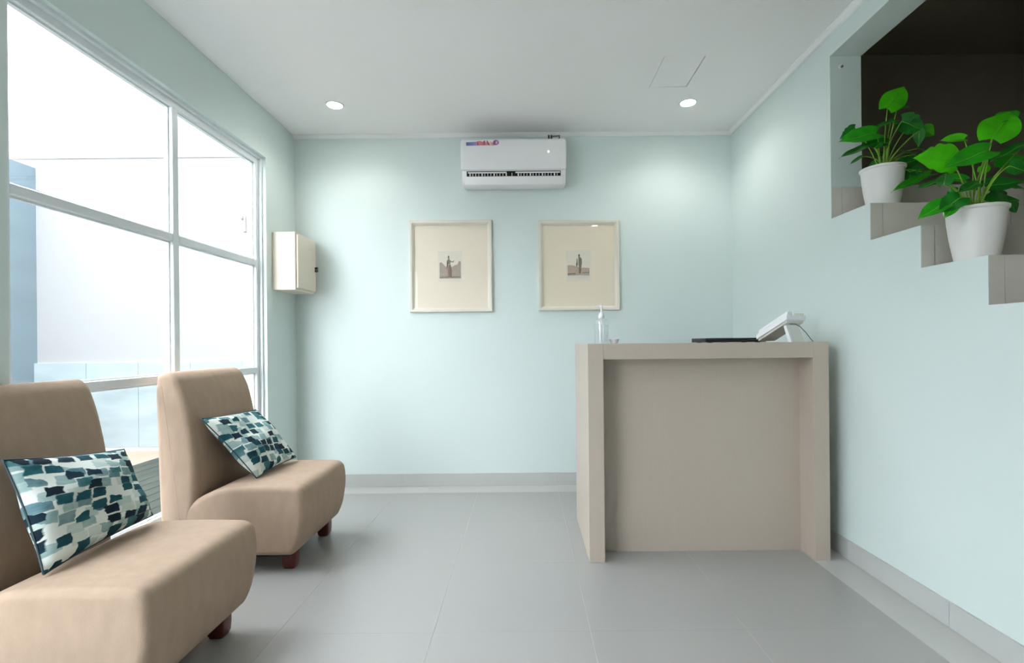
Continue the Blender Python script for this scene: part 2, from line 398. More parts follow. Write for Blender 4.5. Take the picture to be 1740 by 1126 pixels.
# ---- hand sanitiser
sx, sy = 0.419, 2.72
sb = empty('sanitizer_bottle', (sx, sy, DZ), 'clear pump bottle of hand gel with a white pump on the desk', 'bottle')
mk('bottle', lathe(nb(), [(0.034, 0), (0.037, 0.004), (0.037, 0.118), (0.034, 0.128), (0.022, 0.136), (0.013, 0.139), (0.013, 0.146)], sx, sy, DZ), M['bottle'], sb, smooth=40)
mk('gel', lathe(nb(), [(0.031, 0.004), (0.0345, 0.008), (0.0345, 0.1), (0.030, 0.1005)], sx, sy, DZ), M['gel'], sb, smooth=40)
mk('dip_tube', tube(nb(), [(sx, sy, DZ + 0.14), (sx, sy, DZ + 0.01)], 0.0025), M['plastic'], sb)
pm = mk('pump', lathe(nb(), [(0.0155, 0.14), (0.0165, 0.142), (0.0155, 0.155), (0.010, 0.168), (0.0055, 0.172), (0.0055, 0.196), (0.008, 0.197), (0.008, 0.206), (0.006, 0.208)], sx, sy, DZ, 20), M['plastic'], sb, smooth=40)
mk('spout', tube(nb(), [(sx, sy, DZ + 0.2025), (sx - 0.02, sy, DZ + 0.2035), (sx - 0.03, sy, DZ + 0.201), (sx - 0.034, sy, DZ + 0.197)], 0.0045, 0.003, 8), M['plastic'], pm, smooth=True)
mk('neck_ring', lathe(nb(), [(0.014, 0.136), (0.0145, 0.1365), (0.0145, 0.1405), (0.014, 0.141)], sx, sy, DZ, 20), M['plastic'], pm, smooth=40)
# ---- small white dish
tx, ty = 0.492, 2.74
td = empty('small_dish', (tx, ty, DZ), 'small white dish lying beside the hand gel bottle', 'dish')
mk('bowl', lathe(nb(), [(0.012, 0), (0.018, 0.003), (0.022, 0.016), (0.027, 0.024), (0.0285, 0.024), (0.0285, 0.026), (0.026, 0.026), (0.019, 0.015), (0.012, 0.006)], tx, ty, DZ, 24), M['plastic'], td, smooth=40)
mk('foot_ring', lathe(nb(), [(0.0125, 0), (0.014, 0), (0.014, 0.003), (0.0125, 0.003)], tx, ty, DZ, 24), M['plastic'], td)
# ---- laptop
lt = empty('laptop', (1.12, 2.82, DZ), 'closed black laptop lying flat on the desk', 'laptop')
mk('base', box(nb(), 0.985, 1.315, 2.72, 2.95, DZ + 0.002, DZ + 0.015, 0.003), M['black'], lt)
mk('lid', box(nb(), 0.985, 1.315, 2.72, 2.95, DZ + 0.0158, DZ + 0.025, 0.003), M['black'], lt)
for x in (1.02, 1.28):
    for y in (2.75, 2.92): mk('rubber_foot', box(nb(), x - 0.01, x + 0.01, y - 0.01, y + 0.01, DZ, DZ + 0.0025), M['black'], lt)
# ---- telephone
th = math.radians(30); tl = math.radians(30)
P0 = Vector((1.327, 2.53, 0))
ee = Vector((math.cos(th), math.sin(th), 0)); dd = Vector((-math.sin(th), math.cos(th), 0))
ph = empty('desk_telephone', P0 + ee * 0.09 + dd * 0.09 + Vector((0, 0, DZ)), 'white office telephone propped up on its stand at the desk corner', 'telephone')
LO = 0.006                                        # height of the low edge
def phn(p, q, a): return P0 + dd * p + ee * a + Vector((0, 0, DZ + q))     # p: along the slope away from the high end, q up
def slab(l0, l1, h0, h1):                         # strip of the slope: l measured along it from the low end
    ct, sn = math.cos(tl), math.sin(tl)
    f_ = lambda l, h: (0.168 - l * ct - h * sn * 0 - (h * -sn) * -1 * 0, LO + l * sn + h)
    return [f_(l0, h0), f_(l1, h0), f_(l1, h1), f_(l0, h1)]
mk('lower_shell', prism(nb(), slab(0.0, 0.185, 0.0, 0.011), 0.012, 0.153, phn), M['plastic2'], ph)
mk('body', prism(nb(), smooth_poly(slab(-0.004, 0.194, 0.0115, 0.036), 0.006, 3), 0.0, 0.165, phn), M['plastic'], ph)
mk('stand', prism(nb(), [(0.018, 0.088), (0.030, 0.082), (0.006, 0.0), (-0.012, 0.0)], 0.02, 0.032, phn), M['plastic'], ph)
mk('stand', prism(nb(), [(0.018, 0.088), (0.030, 0.082), (0.006, 0.0), (-0.012, 0.0)], 0.133, 0.145, phn), M['plastic'], ph)
mk('stand_plate', prism(nb(), [(0.018, 0.088), (0.022, 0.086), (-0.007, 0.0), (-0.012, 0.0)], 0.032, 0.133, phn), M['plastic2'], ph)
mk('keypad', prism(nb(), slab(0.02, 0.11, 0.036, 0.039), 0.07, 0.15, phn), M['metal'], ph)
hs = mk('handset', prism(nb(), smooth_poly(slab(0.004, 0.19, 0.042, 0.056), 0.006, 3), 0.012, 0.05, phn), M['plastic'], ph)
mk('ear_cup', prism(nb(), smooth_poly(slab(0.004, 0.05, 0.035, 0.044), 0.004, 2), 0.010, 0.052, phn), M['plastic'], hs)
mk('ear_cup', prism(nb(), smooth_poly(slab(0.145, 0.19, 0.035, 0.044), 0.004, 2), 0.010, 0.052, phn), M['plastic'], hs)
mk('display', prism(nb(), slab(0.125, 0.19, 0.036, 0.047), 0.075, 0.15, phn), M['plastic2'], ph)
cpts = [(0.02, 0.093, 0.045), (-0.012, 0.092, 0.06), (-0.03, 0.078, 0.085), (-0.045, 0.048, 0.12), (-0.055, 0.018, 0.148), (-0.058, 0.004, 0.168), (-0.04, 0.003, 0.185)]
mk('cord', tube(nb(), [P0 + ee * a + dd * p * 0.6 + Vector((0, 0, DZ + q)) for p, q, a in cpts], 0.0022, n=6), M['metal'], ph, smooth=True)

# ================================================================== wall things
# ---- breaker box on the left wall
bx = empty('metal_cabinet', (XL, 3.69, 1.5), 'cream metal cabinet with black knobs hanging on the wall by the corner', 'cabinet')
mk('body', box(nb(), XL, XL + 0.165, 3.532, 3.856, 1.497, 1.907, 0.003, 1), M['cream'], bx)
bm = nb()
dr = mk('door', box(nb(), XL + 0.165, XL + 0.180, 3.545, 3.845, 1.512, 1.892, 0.003, 1), M['cream'], bx)
for z in (1.672, 1.692):
    mk('knob', disc_x(nb(), 3.832, z, 0.009, XL + 0.178, XL + 0.2), M['black'], dr, smooth=40)
# ---- air conditioner
ax0, ax1, ay = -0.459, 0.323, YB - 0.225
ac = empty('air_conditioner', ((ax0 + ax1) / 2, YB, 2.28), 'white wall-mounted split air conditioner under the ceiling', 'air conditioner')
prof = smooth_poly([(YB, 2.30), (YB - 0.13, 2.275, 0.04), (YB - 0.19, 2.283, 0.03), (YB - 0.21, 2.375, 0.01), (YB - 0.21, 2.6, 0.03), (YB - 0.16, 2.615, 0.03), (YB, 2.615)], 0.01, 4)
mk('body', soft_extrude(nb(), prof, ax0 + 0.008, ax1 - 0.006, 0.012, YZ, 3), M['plastic'], ac, smooth=40)
prof = smooth_poly([(YB - 0.195, 2.384, 0.004), (ay, 2.378, 0.012), (ay - 0.004, 2.45, 0.05), (ay + 0.004, 2.607, 0.02), (YB - 0.17, 2.62, 0.01), (YB - 0.17, 2.6, 0.004)], 0.01, 4)
mk('front_panel', soft_extrude(nb(), prof, ax0, ax1, 0.022, YZ, 5), M['plastic'], ac, smooth=40)
vt = mk('vent', box(nb(), ax0 + 0.045, ax1 - 0.045, YB - 0.2115, YB - 0.19, 2.336, 2.373), M['cavity'], ac)
def vz(z): return YB - 0.2065 + (2.375 - z) * 0.2 - 0.006
mk('vane', box(nb(), ax0 + 0.055, -0.12, YB - 0.2165, YB - 0.209, 2.357, 2.366), M['plastic'], vt)
mk('vane', box(nb(), -0.055, ax1 - 0.05, YB - 0.2165, YB - 0.209, 2.357, 2.366), M['plastic'], vt)
for k in range(30):
    x = ax0 + 0.065 + k * 0.0222
    if -0.13 < x < -0.045 and k % 2: continue
    mk('fin', box(nb(), x, x + (0.010 if k % 4 == 0 else 0.005), YB - 0.2155, YB - 0.209, 2.337, 2.358), M['plastic2'], vt)
prof = smooth_poly([(YB - 0.208, 2.336), (YB - 0.214, 2.334), (YB - 0.198, 2.279), (YB - 0.18, 2.274), (YB - 0.17, 2.280)], 0.006, 3)
mk('flap', soft_extrude(nb(), prof, ax0 + 0.03, ax1 - 0.025, 0.006, YZ, 3), M['plastic'], ac, smooth=40)
# printed sticker (blurred colour print: blue block, pink and red shapes, orange, violet swirl)
def printmat():
    M_ = bpy.data.materials.new('sticker_print'); M_.use_nodes = True; nt = M_.node_tree; b = nt.nodes['Principled BSDF']
    b.inputs['Roughness'].default_value = 0.3
    tc = nt.nodes.new('ShaderNodeTexCoord'); sp = nt.nodes.new('ShaderNodeSeparateXYZ'); r = nt.nodes.new('ShaderNodeValToRGB')
    nt.links.new(tc.outputs['Generated'], sp.inputs[0]); nt.links.new(sp.outputs['X'], r.inputs['Fac']); nt.links.new(r.outputs['Color'], b.inputs['Base Color'])
    E_ = r.color_ramp.elements
    E_[0].color = srgb(92, 102, 160); E_[1].color = srgb(170, 120, 180); E_[1].position = 1
    for p, q in ((0.22, (120, 130, 190)), (0.32, (190, 140, 175)), (0.42, (222, 130, 130)), (0.55, (200, 110, 140)), (0.74, (238, 190, 178)), (0.85, (150, 105, 135))):
        e_ = E_.new(p); e_.color = srgb(*q)
    return M_
sl = pix(792, 247.5, ay - 0.004); sr = pix(848, 246, ay - 0.004)
yy = ay - 0.0015
def fpoly(bm, pts, y0, y1): return prism(bm, pts, y0, y1, XZ)
Lx = lambda u: sl.x + (sr.x - sl.x) * u
Lz = lambda v: sl.z + 0.002 + 0.042 * v
pp = [(0, 0), (0.5, 0.02), (0.8, 0.0), (0.93, 0.05), (0.99, 0.25), (1.0, 0.55), (0.96, 0.85), (0.9, 0.95), (0.84, 0.8), (0.79, 0.45), (0.74, 0.7), (0.69, 0.45), (0.645, 0.85), (0.6, 0.45), (0.56, 0.88), (0.5, 0.6), (0.4, 0.8), (0.3, 0.62), (0, 0.55)]
stk = mk('sticker', fpoly(nb(), [(Lx(u), Lz(v)) for u, v in pp], yy - 0.0022, yy), printmat(), ac)
M['violet'] = mat('violet_print', srgb(140, 90, 130), 0.4, 0.05, 30); M['pinkp'] = mat('pale_pink_print', srgb(226, 186, 214), 0.4, 0.05, 30)
M['maroon'] = mat('maroon_print', srgb(150, 84, 104), 0.4, 0.05, 30)
for q, m_ in (([(0.52, 0.1), (0.56, 0.85), (0.575, 0.85), (0.56, 0.1)], 'maroon'), ([(0.625, 0.85), (0.645, 0.85), (0.72, 0.05), (0.66, 0.05)], 'maroon'), ([(0.34, 0.05), (0.33, 0.55), (0.36, 0.55), (0.38, 0.05)], 'maroon'),
              ([(0.82, 0.2), (0.86, 0.75), (0.9, 0.7), (0.87, 0.25)], 'violet'), ([(0.9, 0.25), (0.9, 0.65), (0.93, 0.72), (0.955, 0.55), (0.94, 0.25)], 'pinkp'), ([(0, 0), (0, 0.55), (0.015, 0.55), (0.015, 0)], 'violet')):
    mk('print_mark', fpoly(nb(), [(Lx(u), Lz(v)) for u, v in q], yy - 0.0027, yy - 0.002), M[m_], stk)
q = pix(932, 257, ay - 0.005)
mk('indicator_light', disc_y(nb(), q.x, q.z, 0.005, ay - 0.0065, ay + 0.003, 12), M['spark'], ac)
# bracket and bolt above the unit
for x in (932.5, 937.0):
    q = pix(x, 231.5, YB - 0.17)
    mk('pipe_clip', box(nb(), q.x - 0.006, q.x + 0.006, q.y - 0.006, q.y + 0.01, 2.615, 2.652, 0.002, 1), M['black'], ac)
q = pix(945, 228.5, YB - 0.17)
mk('pipe_stub', tube(nb(), [(q.x - 0.028, q.y, 2.642), (q.x + 0.024, q.y, 2.646), (q.x + 0.03, q.y + 0.17, 2.64)], 0.006, n=8), M['metal'], ac, smooth=True)

# ---- two framed prints
def picture(x0, x1, z0, z1, px0, px1, pz0, pz1, mm, label, fig):
    fw, dp = 0.035, 0.03
    o = empty('framed_print', ((x0 + x1) / 2, YB, z0), label, 'picture', 'framed prints on the back wall')
    bm = nb()
    # mitred moulding: outer raised bead, slope down to the mat
    prof = [(0.0, 0.0), (0.0, dp - 0.006), (0.006, dp), (0.02, dp - 0.002), (fw - 0.006, dp - 0.012), (fw, dp - 0.016), (fw, 0.0)]
    rings = []
    for ix, iz in ((0, 0), (1, 0), (1, 1), (0, 1)):
        rings.append([bm.verts.new(((x1 - a if ix else x0 + a), YB - d, (z1 - a if iz else z0 + a))) for a, d in prof])
    for k in range(4):
        A, Bv = rings[k], rings[(k + 1) % 4]
        for i in range(len(prof) - 1): bm.faces.new((A[i], Bv[i], Bv[i + 1], A[i + 1]))
    mk('frame', bm, M['pframe'], o)
    mk('mat_board', box(nb(), x0 + fw - 0.003, x1 - fw + 0.003, YB - 0.008, YB, z0 + fw - 0.003, z1 - fw + 0.003), mm, o)
    mk('glass', box(nb(), x0 + fw - 0.002, x1 - fw + 0.002, YB - 0.013, YB - 0.011, z0 + fw - 0.002, z1 - fw + 0.002), M['pglass'], o)
    pr = mk('print', box(nb(), px0 - 0.012, px1 + 0.012, YB - 0.0088, YB - 0.007, pz0 - 0.025, pz1 + 0.03), M['paper'], o)
    Xp = lambda u: px0 + (px1 - px0) * u
    Zp = lambda v: pz0 + (pz1 - pz0) * v
    for d, (pts, m_) in enumerate(fig):
        mk('printed_shape', prism(nb(), [(Xp(u), Zp(v)) for u, v in pts], YB - 0.009 - 0.00012 * d, YB - 0.0085, XZ), M[m_], pr)
M['paper'] = mat('pale_print_paper', srgb(222, 214, 198), 0.8, 0.02, 12)
M['sky_ink'] = mat('pale_grey_ink', srgb(210, 208, 198), 0.8, 0.04, 30)
M['wall_ink'] = mat('grey_brown_ink', srgb(166, 153, 143), 0.8, 0.12, 60)
M['wall_ink2'] = mat('tan_ink', srgb(176, 158, 140), 0.8, 0.12, 60)
M['dark_ink'] = mat('dark_ink', srgb(88, 84, 74), 0.8, 0.1, 60)
M['mid_ink'] = mat('grey_green_ink', srgb(124, 124, 110), 0.8, 0.1, 60)
M['rose_ink'] = mat('rose_brown_ink', srgb(150, 112, 102), 0.8, 0.1, 60)
M['line_ink'] = mat('brown_line_ink', srgb(120, 108, 94), 0.8, 0.1, 60)
fig1 = [([(0, 0), (1, 0), (1, 0.72), (0.9, 0.74), (0.85, 0.6), (0.7, 0.56), (0.6, 0.5), (0.3, 0.5), (0.2, 0.6), (0.08, 0.7), (0, 0.66)], 'wall_ink'),
        ([(0, 0.03), (0.3, 0.05), (0.6, 0.04), (1, 0.05), (1, 0.08), (0.6, 0.09), (0.3, 0.08), (0, 0.06)], 'line_ink'),
        ([(0.4, 0.08), (0.56, 0.05), (0.58, 0.3), (0.52, 0.58), (0.42, 0.58), (0.38, 0.3)], 'rose_ink'),
        ([(0.48, 0.05), (0.57, 0.03), (0.57, 0.4), (0.52, 0.6), (0.46, 0.58)], 'line_ink'),
        ([(0.33, 0.5), (0.36, 0.42), (0.39, 0.48), (0.42, 0.62), (0.5, 0.58), (0.52, 0.7), (0.64, 0.68), (0.7, 0.76), (0.66, 0.76), (0.6, 0.72), (0.5, 0.77), (0.46, 0.82), (0.46, 0.9), (0.45, 0.97), (0.41, 0.97), (0.39, 0.9), (0.41, 0.82), (0.35, 0.76)], 'mid_ink'),
        ([(0.35, 0.45), (0.38, 0.45), (0.4, 0.72), (0.36, 0.74)], 'dark_ink'), ([(0.41, 0.89), (0.45, 0.89), (0.455, 0.97), (0.41, 0.97)], 'dark_ink')]
fig2 = [([(0, 0), (1, 0), (1, 0.42), (0.7, 0.44), (0.62, 0.4), (0.5, 0.46), (0.36, 0.5), (0.2, 0.55), (0, 0.54)], 'wall_ink2'),
        ([(0, 0), (1, 0), (1, 0.1), (0.6, 0.12), (0, 0.1)], 'sky_ink'),
        ([(0, 0.14), (0.38, 0.17), (0.38, 0.21), (0, 0.2)], 'line_ink'), ([(0.68, 0.2), (1, 0.22), (1, 0.26), (0.68, 0.24)], 'mid_ink'),
        ([(0.52, 0.2), (0.6, 0.17), (0.64, 0.5), (0.52, 0.5)], 'rose_ink'),
        ([(0.5, 0.55), (0.52, 0.48), (0.63, 0.48), (0.66, 0.62), (0.65, 0.8), (0.6, 0.86), (0.56, 0.89), (0.57, 0.98), (0.53, 1.0), (0.49, 0.97), (0.5, 0.88), (0.5, 0.8)], 'mid_ink'),
        ([(0.5, 0.92), (0.56, 0.92), (0.565, 0.98), (0.53, 1.0), (0.49, 0.97)], 'dark_ink'),
        ([(0.38, 0.55), (0.43, 0.45), (0.47, 0.56), (0.46, 0.7), (0.45, 0.82), (0.42, 0.82), (0.42, 0.7)], 'mid_ink'),
        ([(0.42, 0.48), (0.45, 0.6), (0.44, 0.8), (0.43, 0.8)], 'dark_ink'), ([(0.54, 0.2), (0.58, 0.18), (0.6, 0.44), (0.55, 0.44)], 'line_ink'),
        ([(0.84, 0.62), (0.9, 0.62), (0.91, 0.67), (0.87, 0.68)], 'sky_ink')]
picture(-0.885, -0.245, 1.350, 2.062, -0.655, -0.489, 1.612, 1.795, M['mat1'], 'ivory framed print of one figure stretching out an arm', fig1)
picture(0.112, 0.742, 1.354, 2.053, 0.340, 0.510, 1.606, 1.792, M['mat2'], 'ivory framed print of a standing figure beside a smaller one', fig2)

# ---- screw in the stair opening jamb
sc = empty('wall_screw', (1.683, YK(11), 2.546), 'tiny metal screw in the mint jamb of the stair opening', 'screw')
mk('washer', disc_y(nb(), 1.680, 2.546, 0.011, YK(11) - 0.003, YK(11) + 0.002, 16), M['white'], sc)
mk('screw_head', disc_y(nb(), 1.686, 2.544, 0.006, YK(11) - 0.01, YK(11) - 0.002, 12), M['metal'], sc)

# ---- recessed downlights
def downlight(x, y, label, power=7, lamp='downlight_lamp'):
    o = empty('downlight', (x, y, ZC), label, 'light', 'recessed downlights in the ceiling')
    mk('trim_ring', lathe(nb(), [(0.048, -0.001), (0.05, -0.006), (0.058, -0.006), (0.062, 0.002), (0.048, 0.002)], x, y, ZC, 32), M['white'], o, smooth=40)
    mk('diffuser', lathe(nb(), [(0.001, -0.003), (0.049, -0.003), (0.049, 0.001), (0.001, 0.001)], x, y, ZC, 32), M['led'], o)
    l = bpy.data.lights.new(lamp, 'SPOT'); l.energy = power; l.spot_size = math.radians(150); l.spot_blend = 0.7; l.shadow_soft_size = 0.05; l.color = (1, 0.97, 0.92)
    lo = bpy.data.objects.new(lamp, l); C.objects.link(lo); lo.parent = o; lo.location = (0, 0, -0.03)
downlight(-1.273, 3.397, 'round glowing recessed downlight in the ceiling by the window corner')
downlight(1.131, 3.412, 'round glowing recessed downlight in the ceiling next to the access panel')
# outside the picture: its reflection is the small bright spot in the glass of the print above the desk
downlight(0.99, 0.80, 'round recessed downlight in the ceiling beside the stair opening', lamp='downlight_lamp_offscreen')

# ================================================================== chairs
def make_chair(yn, label, bo=0.0, fo=0.0):
    """armless chair facing +X, near side at y = yn"""
    yw = yn + 0.585
    o = empty('slipper_chair', (-1.43, (yn + yw) / 2, 0), label, 'chair', 'armless chairs by the window')
    seat = smooth_poly([(-1.74, 0.094, 0.02), (-1.118 + fo, 0.094, 0.03), (-1.082 + fo, 0.17, 0.05), (-1.060 + fo, 0.30, 0.08), (-1.072 + fo, 0.426, 0.055), (-1.30, 0.43, 0.1), (-1.46, 0.424, 0.08), (-1.56, 0.385, 0.06), (-1.64, 0.33, 0.03), (-1.74, 0.30, 0.02)], 0.03, 6)
    mk('seat', soft_extrude(nb(), seat, yn, yw, 0.028, XZ, 6), M['fabric'], o, smooth=50)
    back = smooth_poly([(-1.752, 0.16, 0.02), (-1.62, 0.20, 0.02), (-1.582 + bo, 0.36, 0.05), (-1.578 + bo, 0.53, 0.1), (-1.594 + bo, 0.69, 0.1), (-1.630 + bo, 0.86, 0.08), (-1.672 + bo * 0.8, 0.955, 0.06), (-1.715 + bo * 0.6, 0.985, 0.03), (-1.768, 0.972, 0.045), (-1.775, 0.88, 0.08), (-1.762, 0.40, 0.1)], 0.03, 6)
    mk('backrest', soft_extrude(nb(), back, yn - 0.002, yw + 0.002, 0.032, XZ, 7), M['fabric'], o, smooth=50)
    for lx in (-1.175, -1.70):
        for ly in (yn + 0.105, yw - 0.062):
            bm = nb(); h = 0.03
            prof = [(0.020, 0.0), (0.027, 0.003), (0.031, 0.014), (0.033, 0.045), (0.033, 0.10)]
            rings = []
            for r_, z in prof:      # rounded square section
                sq = smooth_poly([(lx - r_, ly - r_), (lx + r_, ly - r_), (lx + r_, ly + r_), (lx - r_, ly + r_)], 0.012, 3)
                rings.append([bm.verts.new((p, q, z)) for p, q in sq])
            nn = len(rings[0])
            for A, Bv in zip(rings, rings[1:]):
                for i in range(nn): bm.faces.new((A[i], A[(i + 1) % nn], Bv[(i + 1) % nn], Bv[i]))
            bm.faces.new(rings[0][::-1]); bm.faces.new(rings[-1])
            mk('leg', bm, M['leg'], o, smooth=40)
    bm = box(nb(), -1.72, -1.16, yn + 0.05, yw - 0.05, 0.075, 0.1)
    mk('underside', bm, M['black'], o)
    return o
make_chair(2.39, 'beige armless chair between the other chair and the back wall')
make_chair(1.385, 'beige armless chair farther from the mint back wall and picture frames', -0.04, 0.012)

# ---- cushions
def cushion_mat(off):
    M_ = bpy.data.materials.new('teal_brushstroke_print'); M_.use_nodes = True; nt = M_.node_tree; b = nt.nodes['Principled BSDF']
    b.inputs['Roughness'].default_value = 0.85; b.inputs['Specular IOR Level'].default_value = 0.2
    L = nt.links.new; N = nt.nodes.new
    uv = N('ShaderNodeUVMap'); mp = N('ShaderNodeMapping'); mp.inputs['Location'].default_value = (off, off * 0.7, 0); mp.inputs['Scale'].default_value = (7.0, 9.0, 1)
    mp.inputs['Rotation'].default_value = (0, 0, 0.12)
    L(uv.outputs[0], mp.inputs['Vector'])
    nz = N('ShaderNodeTexNoise'); nz.inputs['Scale'].default_value = 1.4; nz.inputs['Detail'].default_value = 3; L(mp.outputs[0], nz.inputs['Vector'])
    sub = N('ShaderNodeVectorMath'); sub.operation = 'SUBTRACT'; sub.inputs[1].default_value = (0.5, 0.5, 0.5); L(nz.outputs['Color'], sub.inputs[0])
    sc_ = N('ShaderNodeVectorMath'); sc_.operation = 'SCALE'; sc_.inputs['Scale'].default_value = 0.42; L(sub.outputs[0], sc_.inputs[0])
    ad = N('ShaderNodeVectorMath'); L(mp.outputs[0], ad.inputs[0]); L(sc_.outputs[0], ad.inputs[1])
    col = None
    def layer(loc, rnd, thr, ramp, prev):
        m2 = N('ShaderNodeMapping'); m2.inputs['Location'].default_value = loc; L(ad.outputs[0], m2.inputs['Vector'])
        v = N('ShaderNodeTexVoronoi'); v.voronoi_dimensions = '2D'; v.distance = 'CHEBYCHEV'; v.inputs['Scale'].default_value = 1.0; v.inputs['Randomness'].default_value = rnd
        L(m2.outputs[0], v.inputs['Vector'])
        lt_ = N('ShaderNodeMapRange'); lt_.inputs['From Min'].default_value = thr - 0.03; lt_.inputs['From Max'].default_value = thr + 0.03
        lt_.inputs['To Min'].default_value = 1; lt_.inputs['To Max'].default_value = 0; L(v.outputs['Distance'], lt_.inputs['Value'])
        sp = N('ShaderNodeSeparateColor'); L(v.outputs['Color'], sp.inputs[0])
        wash = N('ShaderNodeTexNoise'); wash.inputs['Scale'].default_value = 1.7; wash.inputs['Detail'].default_value = 2; L(m2.outputs[0], wash.inputs['Vector'])
        ma = N('ShaderNodeMath'); ma.operation = 'MULTIPLY_ADD'; ma.inputs[1].default_value = 0.45; L(wash.outputs['Fac'], ma.inputs[0]); 
        sb_ = N('ShaderNodeMath'); sb_.operation = 'SUBTRACT'; sb_.inputs[1].default_value = 0.22; L(sp.outputs[0], sb_.inputs[0]); L(sb_.outputs[0], ma.inputs[2])
        r = N('ShaderNodeValToRGB'); L(ma.outputs[0], r.inputs['Fac'])
        E_ = r.color_ramp.elements
        E_[0].position, E_[1].position = ramp[0][0], ramp[-1][0]
        E_[0].color, E_[1].color = srgb(*ramp[0][1]), srgb(*ramp[-1][1])
        for p_, q_ in ramp[1:-1]: E_.new(p_).color = srgb(*q_)
        # some cells stay unpainted
        gt = N('ShaderNodeMath'); gt.operation = 'GREATER_THAN'; gt.inputs[1].default_value = ramp_skip; L(sp.outputs[1], gt.inputs[0])
        mu = N('ShaderNodeMath'); mu.operation = 'MULTIPLY'; L(gt.outputs[0], mu.inputs[0]); L(lt_.outputs[0], mu.inputs[1])
        mx = N('ShaderNodeMix'); mx.data_type = 'RGBA'; L(mu.outputs[0], mx.inputs['Factor'])
        if prev is None: mx.inputs['A'].default_value = srgb(222, 228, 222)
        else: L(prev, mx.inputs['A'])
        L(r.outputs['Color'], mx.inputs['B'])
        return mx.outputs['Result']
    ramp_skip = 0.12
    c1 = layer((0, 0, 0), 0.8, 0.44, [(0.0, (70, 110, 122)), (0.4, (140, 168, 168)), (0.7, (178, 198, 192)), (1.0, (205, 214, 206))], None)
    ramp_skip = 0.34
    c2 = layer((3.37, 7.71, 0), 0.72, 0.41, [(0.0, (18, 30, 42)), (0.4, (22, 46, 60)), (0.62, (26, 78, 88)), (0.8, (44, 98, 106)), (1.0, (84, 128, 132))], c1)
    L(c2, b.inputs['Base Color'])
    wv = N('ShaderNodeTexNoise'); wv.inputs['Scale'].default_value = 90; L(uv.outputs[0], wv.inputs['Vector'])
    bp = N('ShaderNodeBump'); bp.inputs['Strength'].default_value = 0.15; bp.inputs['Distance'].default_value = 0.002; L(wv.outputs['Fac'], bp.inputs['Height']); L(bp.outputs['Normal'], b.inputs['Normal'])
    return M_

def cushion(corners, thick, off, label):
    BL, BR, TR, TL = [Vector(p) for p in corners]
    cen = (BL + BR + TR + TL) / 4
    nrm = ((BR - BL) + (TR - TL)).cross((TL - BL) + (TR - BR)).normalized()
    if nrm.x < 0: nrm = -nrm
    base = Vector((cen.x, cen.y, min(BL.z, BR.z)))
    o = empty('throw_cushion', base, label, 'cushion', 'patterned cushions on the chairs')
    n = 28
    def P(u, v, side):
        # edges curve in between the corners
        e1 = 0.05 * (1 - (2 * v - 1) ** 2); e2 = 0.05 * (1 - (2 * u - 1) ** 2)
        uu = u + e1 * (0.5 - u) ; vv = v + e2 * (0.5 - v)
        p = BL * (1 - uu) * (1 - vv) + BR * uu * (1 - vv) + TR * uu * vv + TL * (1 - uu) * vv
        f = (max(0, 1 - (2 * u - 1) ** 2) * max(0, 1 - (2 * v - 1) ** 2)) ** 0.42
        wr = 0.012 * math.sin(7 * u + 3 * v + off) * (1 - v) + 0.008 * math.sin(11 * v - 4 * u + off * 2)
        return p + nrm * side * (f * thick + wr * f)
    for side, nm in ((1, 'cover_front'), (-1, 'cover_back')):
        bm = nb(); uvl = bm.loops.layers.uv.new('UVMap')
        V = [[bm.verts.new(P(i / n, j / n, side)) for j in range(n + 1)] for i in range(n + 1)]
        for i in range(n):
            for j in range(n):
                f_ = bm.faces.new((V[i][j], V[i + 1][j], V[i + 1][j + 1], V[i][j + 1]))
                for lp, (a, b_) in zip(f_.loops, ((i, j), (i + 1, j), (i + 1, j + 1), (i, j + 1))): lp[uvl].uv = (a / n, b_ / n)
        mk(nm, bm, CM[off], o, smooth=True)
    loop = [P(t / 24, 0, 0) for t in range(24)] + [P(1, t / 24, 0) for t in range(24)] + [P(1 - t / 24, 1, 0) for t in range(24)] + [P(0, 1 - t / 24, 0) for t in range(25)]
    mk('edge_seam', tube(nb(), loop, 0.003, n=6), M['seam'], o, smooth=True)
M['seam'] = mat('dark_slate_seam', srgb(58, 78, 86), 0.8, 0.2, 20)
CM = {1.3: cushion_mat(1.3), 5.6: cushion_mat(5.6)}
cushion([(-1.425, 1.475, 0.435), (-1.445, 1.935, 0.452), (-1.525, 1.90, 0.715), (-1.585, 1.515, 0.765)], 0.06, 1.3, 'teal brushstroke cushion standing on the chair farther from the back wall')
cushion([(-1.362, 2.53, 0.435), (-1.345, 2.93, 0.45), (-1.56, 2.90, 0.735), (-1.575, 2.43, 0.752)], 0.055, 5.6, 'teal brushstroke cushion lying tilted on the chair nearer the back wall')

